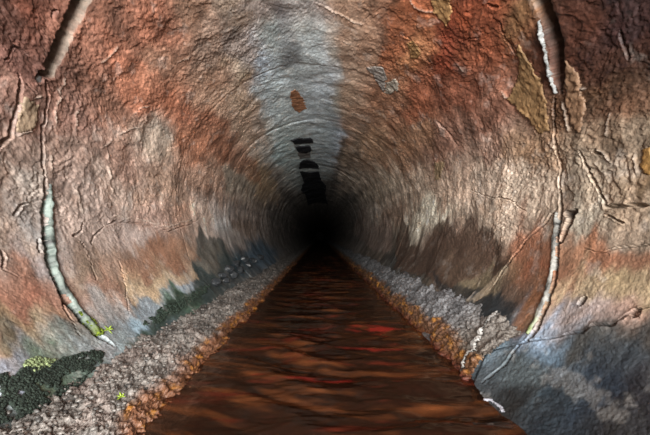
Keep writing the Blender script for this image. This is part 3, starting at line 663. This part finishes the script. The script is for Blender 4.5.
# ------------------------------------------------------------------ plants
def leaf_mat(name, col):
    m, nt, bs = new_mat(name); t = N(nt, 'ShaderNodeTexNoise'); t.inputs['Scale'].default_value = 60
    r = N(nt, 'ShaderNodeValToRGB'); r.color_ramp.elements[0].color = (*[c * .6 for c in col], 1); r.color_ramp.elements[1].color = (*[min(1, c * 1.3) for c in col], 1)
    nt.links.new(t.outputs['Fac'], r.inputs[0]); nt.links.new(r.outputs[0], bs.inputs['Base Color']); bs.inputs['Roughness'].default_value = .5; bs.inputs['Subsurface Weight'].default_value = 0
    return m
M_LEAF = leaf_mat('bright_leaf', (.17, .25, .018)); M_STEM = leaf_mat('pale_stem', (.30, .36, .08))
def blade(bm, p, d, up, ln, w, bend=.3):
    """one leaf: a tapered, creased, bent blade with thickness"""
    d = Vector(d).normalized(); s = d.cross(Vector(up)).normalized(); u = s.cross(d).normalized(); n = 7; rows = []
    for i in range(n + 1):
        t = i / n; c = Vector(p) + d * (ln * t) + u * (-bend * ln * t * t); ww = w * math.sin(math.pi * min(.98, .12 + .86 * t)) ** .8
        rows.append([bm.verts.new(c - s * ww + u * ww * .3), bm.verts.new(c + u * .0006), bm.verts.new(c + s * ww + u * ww * .3), bm.verts.new(c - u * .0008)])
    for a, b in zip(rows, rows[1:]):
        for k in range(4): bm.faces.new((a[k], a[(k + 1) % 4], b[(k + 1) % 4], b[k]))
    bm.faces.new(rows[0][::-1]); bm.faces.new(rows[-1])
def add_bm(name, bm, mat, parent):
    bmesh.ops.recalc_face_normals(bm, faces=bm.faces); me = bpy.data.meshes.new(name); bm.to_mesh(me); bm.free()
    for p in me.polygons: p.use_smooth = True
    me.materials.append(mat); o = bpy.data.objects.new(name, me); COL.objects.link(o); o.parent = parent; return o
def sprout(label, loc, nrm, size, nleaf, seed):
    rd = random.Random(seed); e = bpy.data.objects.new('seedling', None); COL.objects.link(e); e.location = loc; tag(e, label, 'seedling')
    n = Vector(nrm).normalized(); a = n.orthogonal().normalized(); b = n.cross(a)
    bm = bmesh.new(); tip = n * size * .5
    for k in range(6):
        c0 = n * size * .5 * k / 6; c1 = n * size * .5 * (k + 1) / 6
        r0 = [bm.verts.new(c0 + (a * math.cos(t) + b * math.sin(t)) * size * .045) for t in (0, 1.57, 3.14, 4.71)]; r1 = [bm.verts.new(c1 + (a * math.cos(t) + b * math.sin(t)) * size * .04) for t in (0, 1.57, 3.14, 4.71)]
        for q in range(4): bm.faces.new((r0[q], r0[(q + 1) % 4], r1[(q + 1) % 4], r1[q]))
    add_bm('stem', bm, M_STEM, e)
    for k in range(nleaf):
        t = 6.283 * k / nleaf + rd.uniform(-.4, .4); d = (a * math.cos(t) + b * math.sin(t)) * 1.0 + n * rd.uniform(.4, 1.1)
        bm = bmesh.new(); blade(bm, tip * rd.uniform(.3, 1), d, n, size * rd.uniform(.7, 1.1), size * .16); add_bm('leaf', bm, M_LEAF, e)
    return e
p = on_wall(107, 331, .012); sprout('yellow-green seedling growing at the foot of the left joint', p.tolist(), (.7, -.4, .6), .025, 5, 1)
y = F * (CZ - .10) / (397 - VY); pl = None
best = min(((abs((VX + F * q[0] / q[1]) - 121) + abs((VY - F * (q[2] - CZ) / q[1]) - 397), i) for i, q in enumerate(PLF.reshape(-1, 3)[::3])), key=lambda z: z[0])
p = PLF.reshape(-1, 3)[::3][best[1]]; sprout('tiny bright green seedling on the rubble of the left ledge', p.tolist(), (.2, -.5, .9), .020, 5, 2)

# moss creeping over the foot of the left wall: one uncountable growth
def moss_patch(label, px, col, seed, count):
    q = uvl(px); a = np.array(q); out = []
    while len(out) < count:
        u = rng.uniform(a[:, 0].min(), a[:, 0].max(), 400); v = rng.uniform(a[:, 1].min(), a[:, 1].max(), 400)
        x, y = warp(u, v, .02, 8, seed); ok = poly_inside(x, y, q) > 0; ok &= noise(u * 16, v * 16, seed + 3) + .5 * noise(u * 45, v * 45, seed + 5) > -.22
        out += list(zip(u[ok], v[ok]))
    vs, fs, cs = [], [], []
    for k, (u, v) in enumerate(out[:count]):
        th = u / R; hw = float(wall_h(np.array(th), np.array(v))); s = rng.uniform(.0028, .0075)
        w = var[k % 14] * s; c = surf(np.array(th), v, hw + s * .3)
        vs.append(w + c); fs.append(IF1 + k * len(IV1)); cs.append(np.tile(np.array(col) * rng.uniform(.4, 1.7), (len(IV1), 1)))
    o = link_mesh('moss', np.concatenate(vs), np.concatenate(fs), M_MOSS, cols=np.clip(np.concatenate(cs), .004, .7)); base_origin(o)
    return tag(o, label, 'moss', kind='stuff')
moss_patch('dark green moss on the foot of the left wall near the camera', [(-6,376),(20,370),(60,362),(96,350),(106,354),(75,388),(40,408),(-6,430)], (.012, .018, .014), 620, 4200)
moss_patch('light green moss smear on the lower left wall', [(24,362),(40,356),(60,362),(50,370),(30,374)], (.11, .14, .07), 630, 150)
moss_patch('yellow-green moss in the bottom end of the left joint', [(80,308),(92,318),(104,330),(100,336),(86,324)], (.085, .12, .012), 640, 170)
moss_patch('dark green moss at the foot of the left wall beyond the left joint', [(140,326),(166,306),(196,292),(210,284),(204,294),(160,322)], (.018, .028, .021), 650, 1100)

# ------------------------------------------------------------------ light: daylight through the open mouth of the pipe behind the camera
w = bpy.data.worlds.new('daylight'); sc.world = w; w.use_nodes = True
w.node_tree.nodes['Background'].inputs[0].default_value = (.62, .74, 1, 1); w.node_tree.nodes['Background'].inputs[1].default_value = .25
ld = bpy.data.lights.new('mouth_daylight', 'AREA'); ld.shape = 'DISK'; ld.size = 1.5; ld.energy = 625; ld.color = (1, .98, .94)
lo = bpy.data.objects.new('mouth_daylight', ld); COL.objects.link(lo); lo.location = (AX + .08, LIGHT_Y, AZ + .12); lo.rotation_euler = (math.radians(90), 0, 0)

# ------------------------------------------------------------------ camera
cd = bpy.data.cameras.new('camera'); cd.lens = 20; cd.sensor_width = 36; cd.clip_end = 200; cd.clip_start = .02
cd.shift_x = (325 - VX) / 650; cd.shift_y = (VY - 217.5) / 650
co = bpy.data.objects.new('camera', cd); COL.objects.link(co); co.location = (0, 0, CZ); co.rotation_euler = (math.radians(90), 0, 0)
sc.camera = co
sc.view_settings.view_transform = 'Standard'; sc.view_settings.look = 'None'; sc.view_settings.gamma = 1; sc.view_settings.exposure = 0
sc.view_settings.use_curve_mapping = False
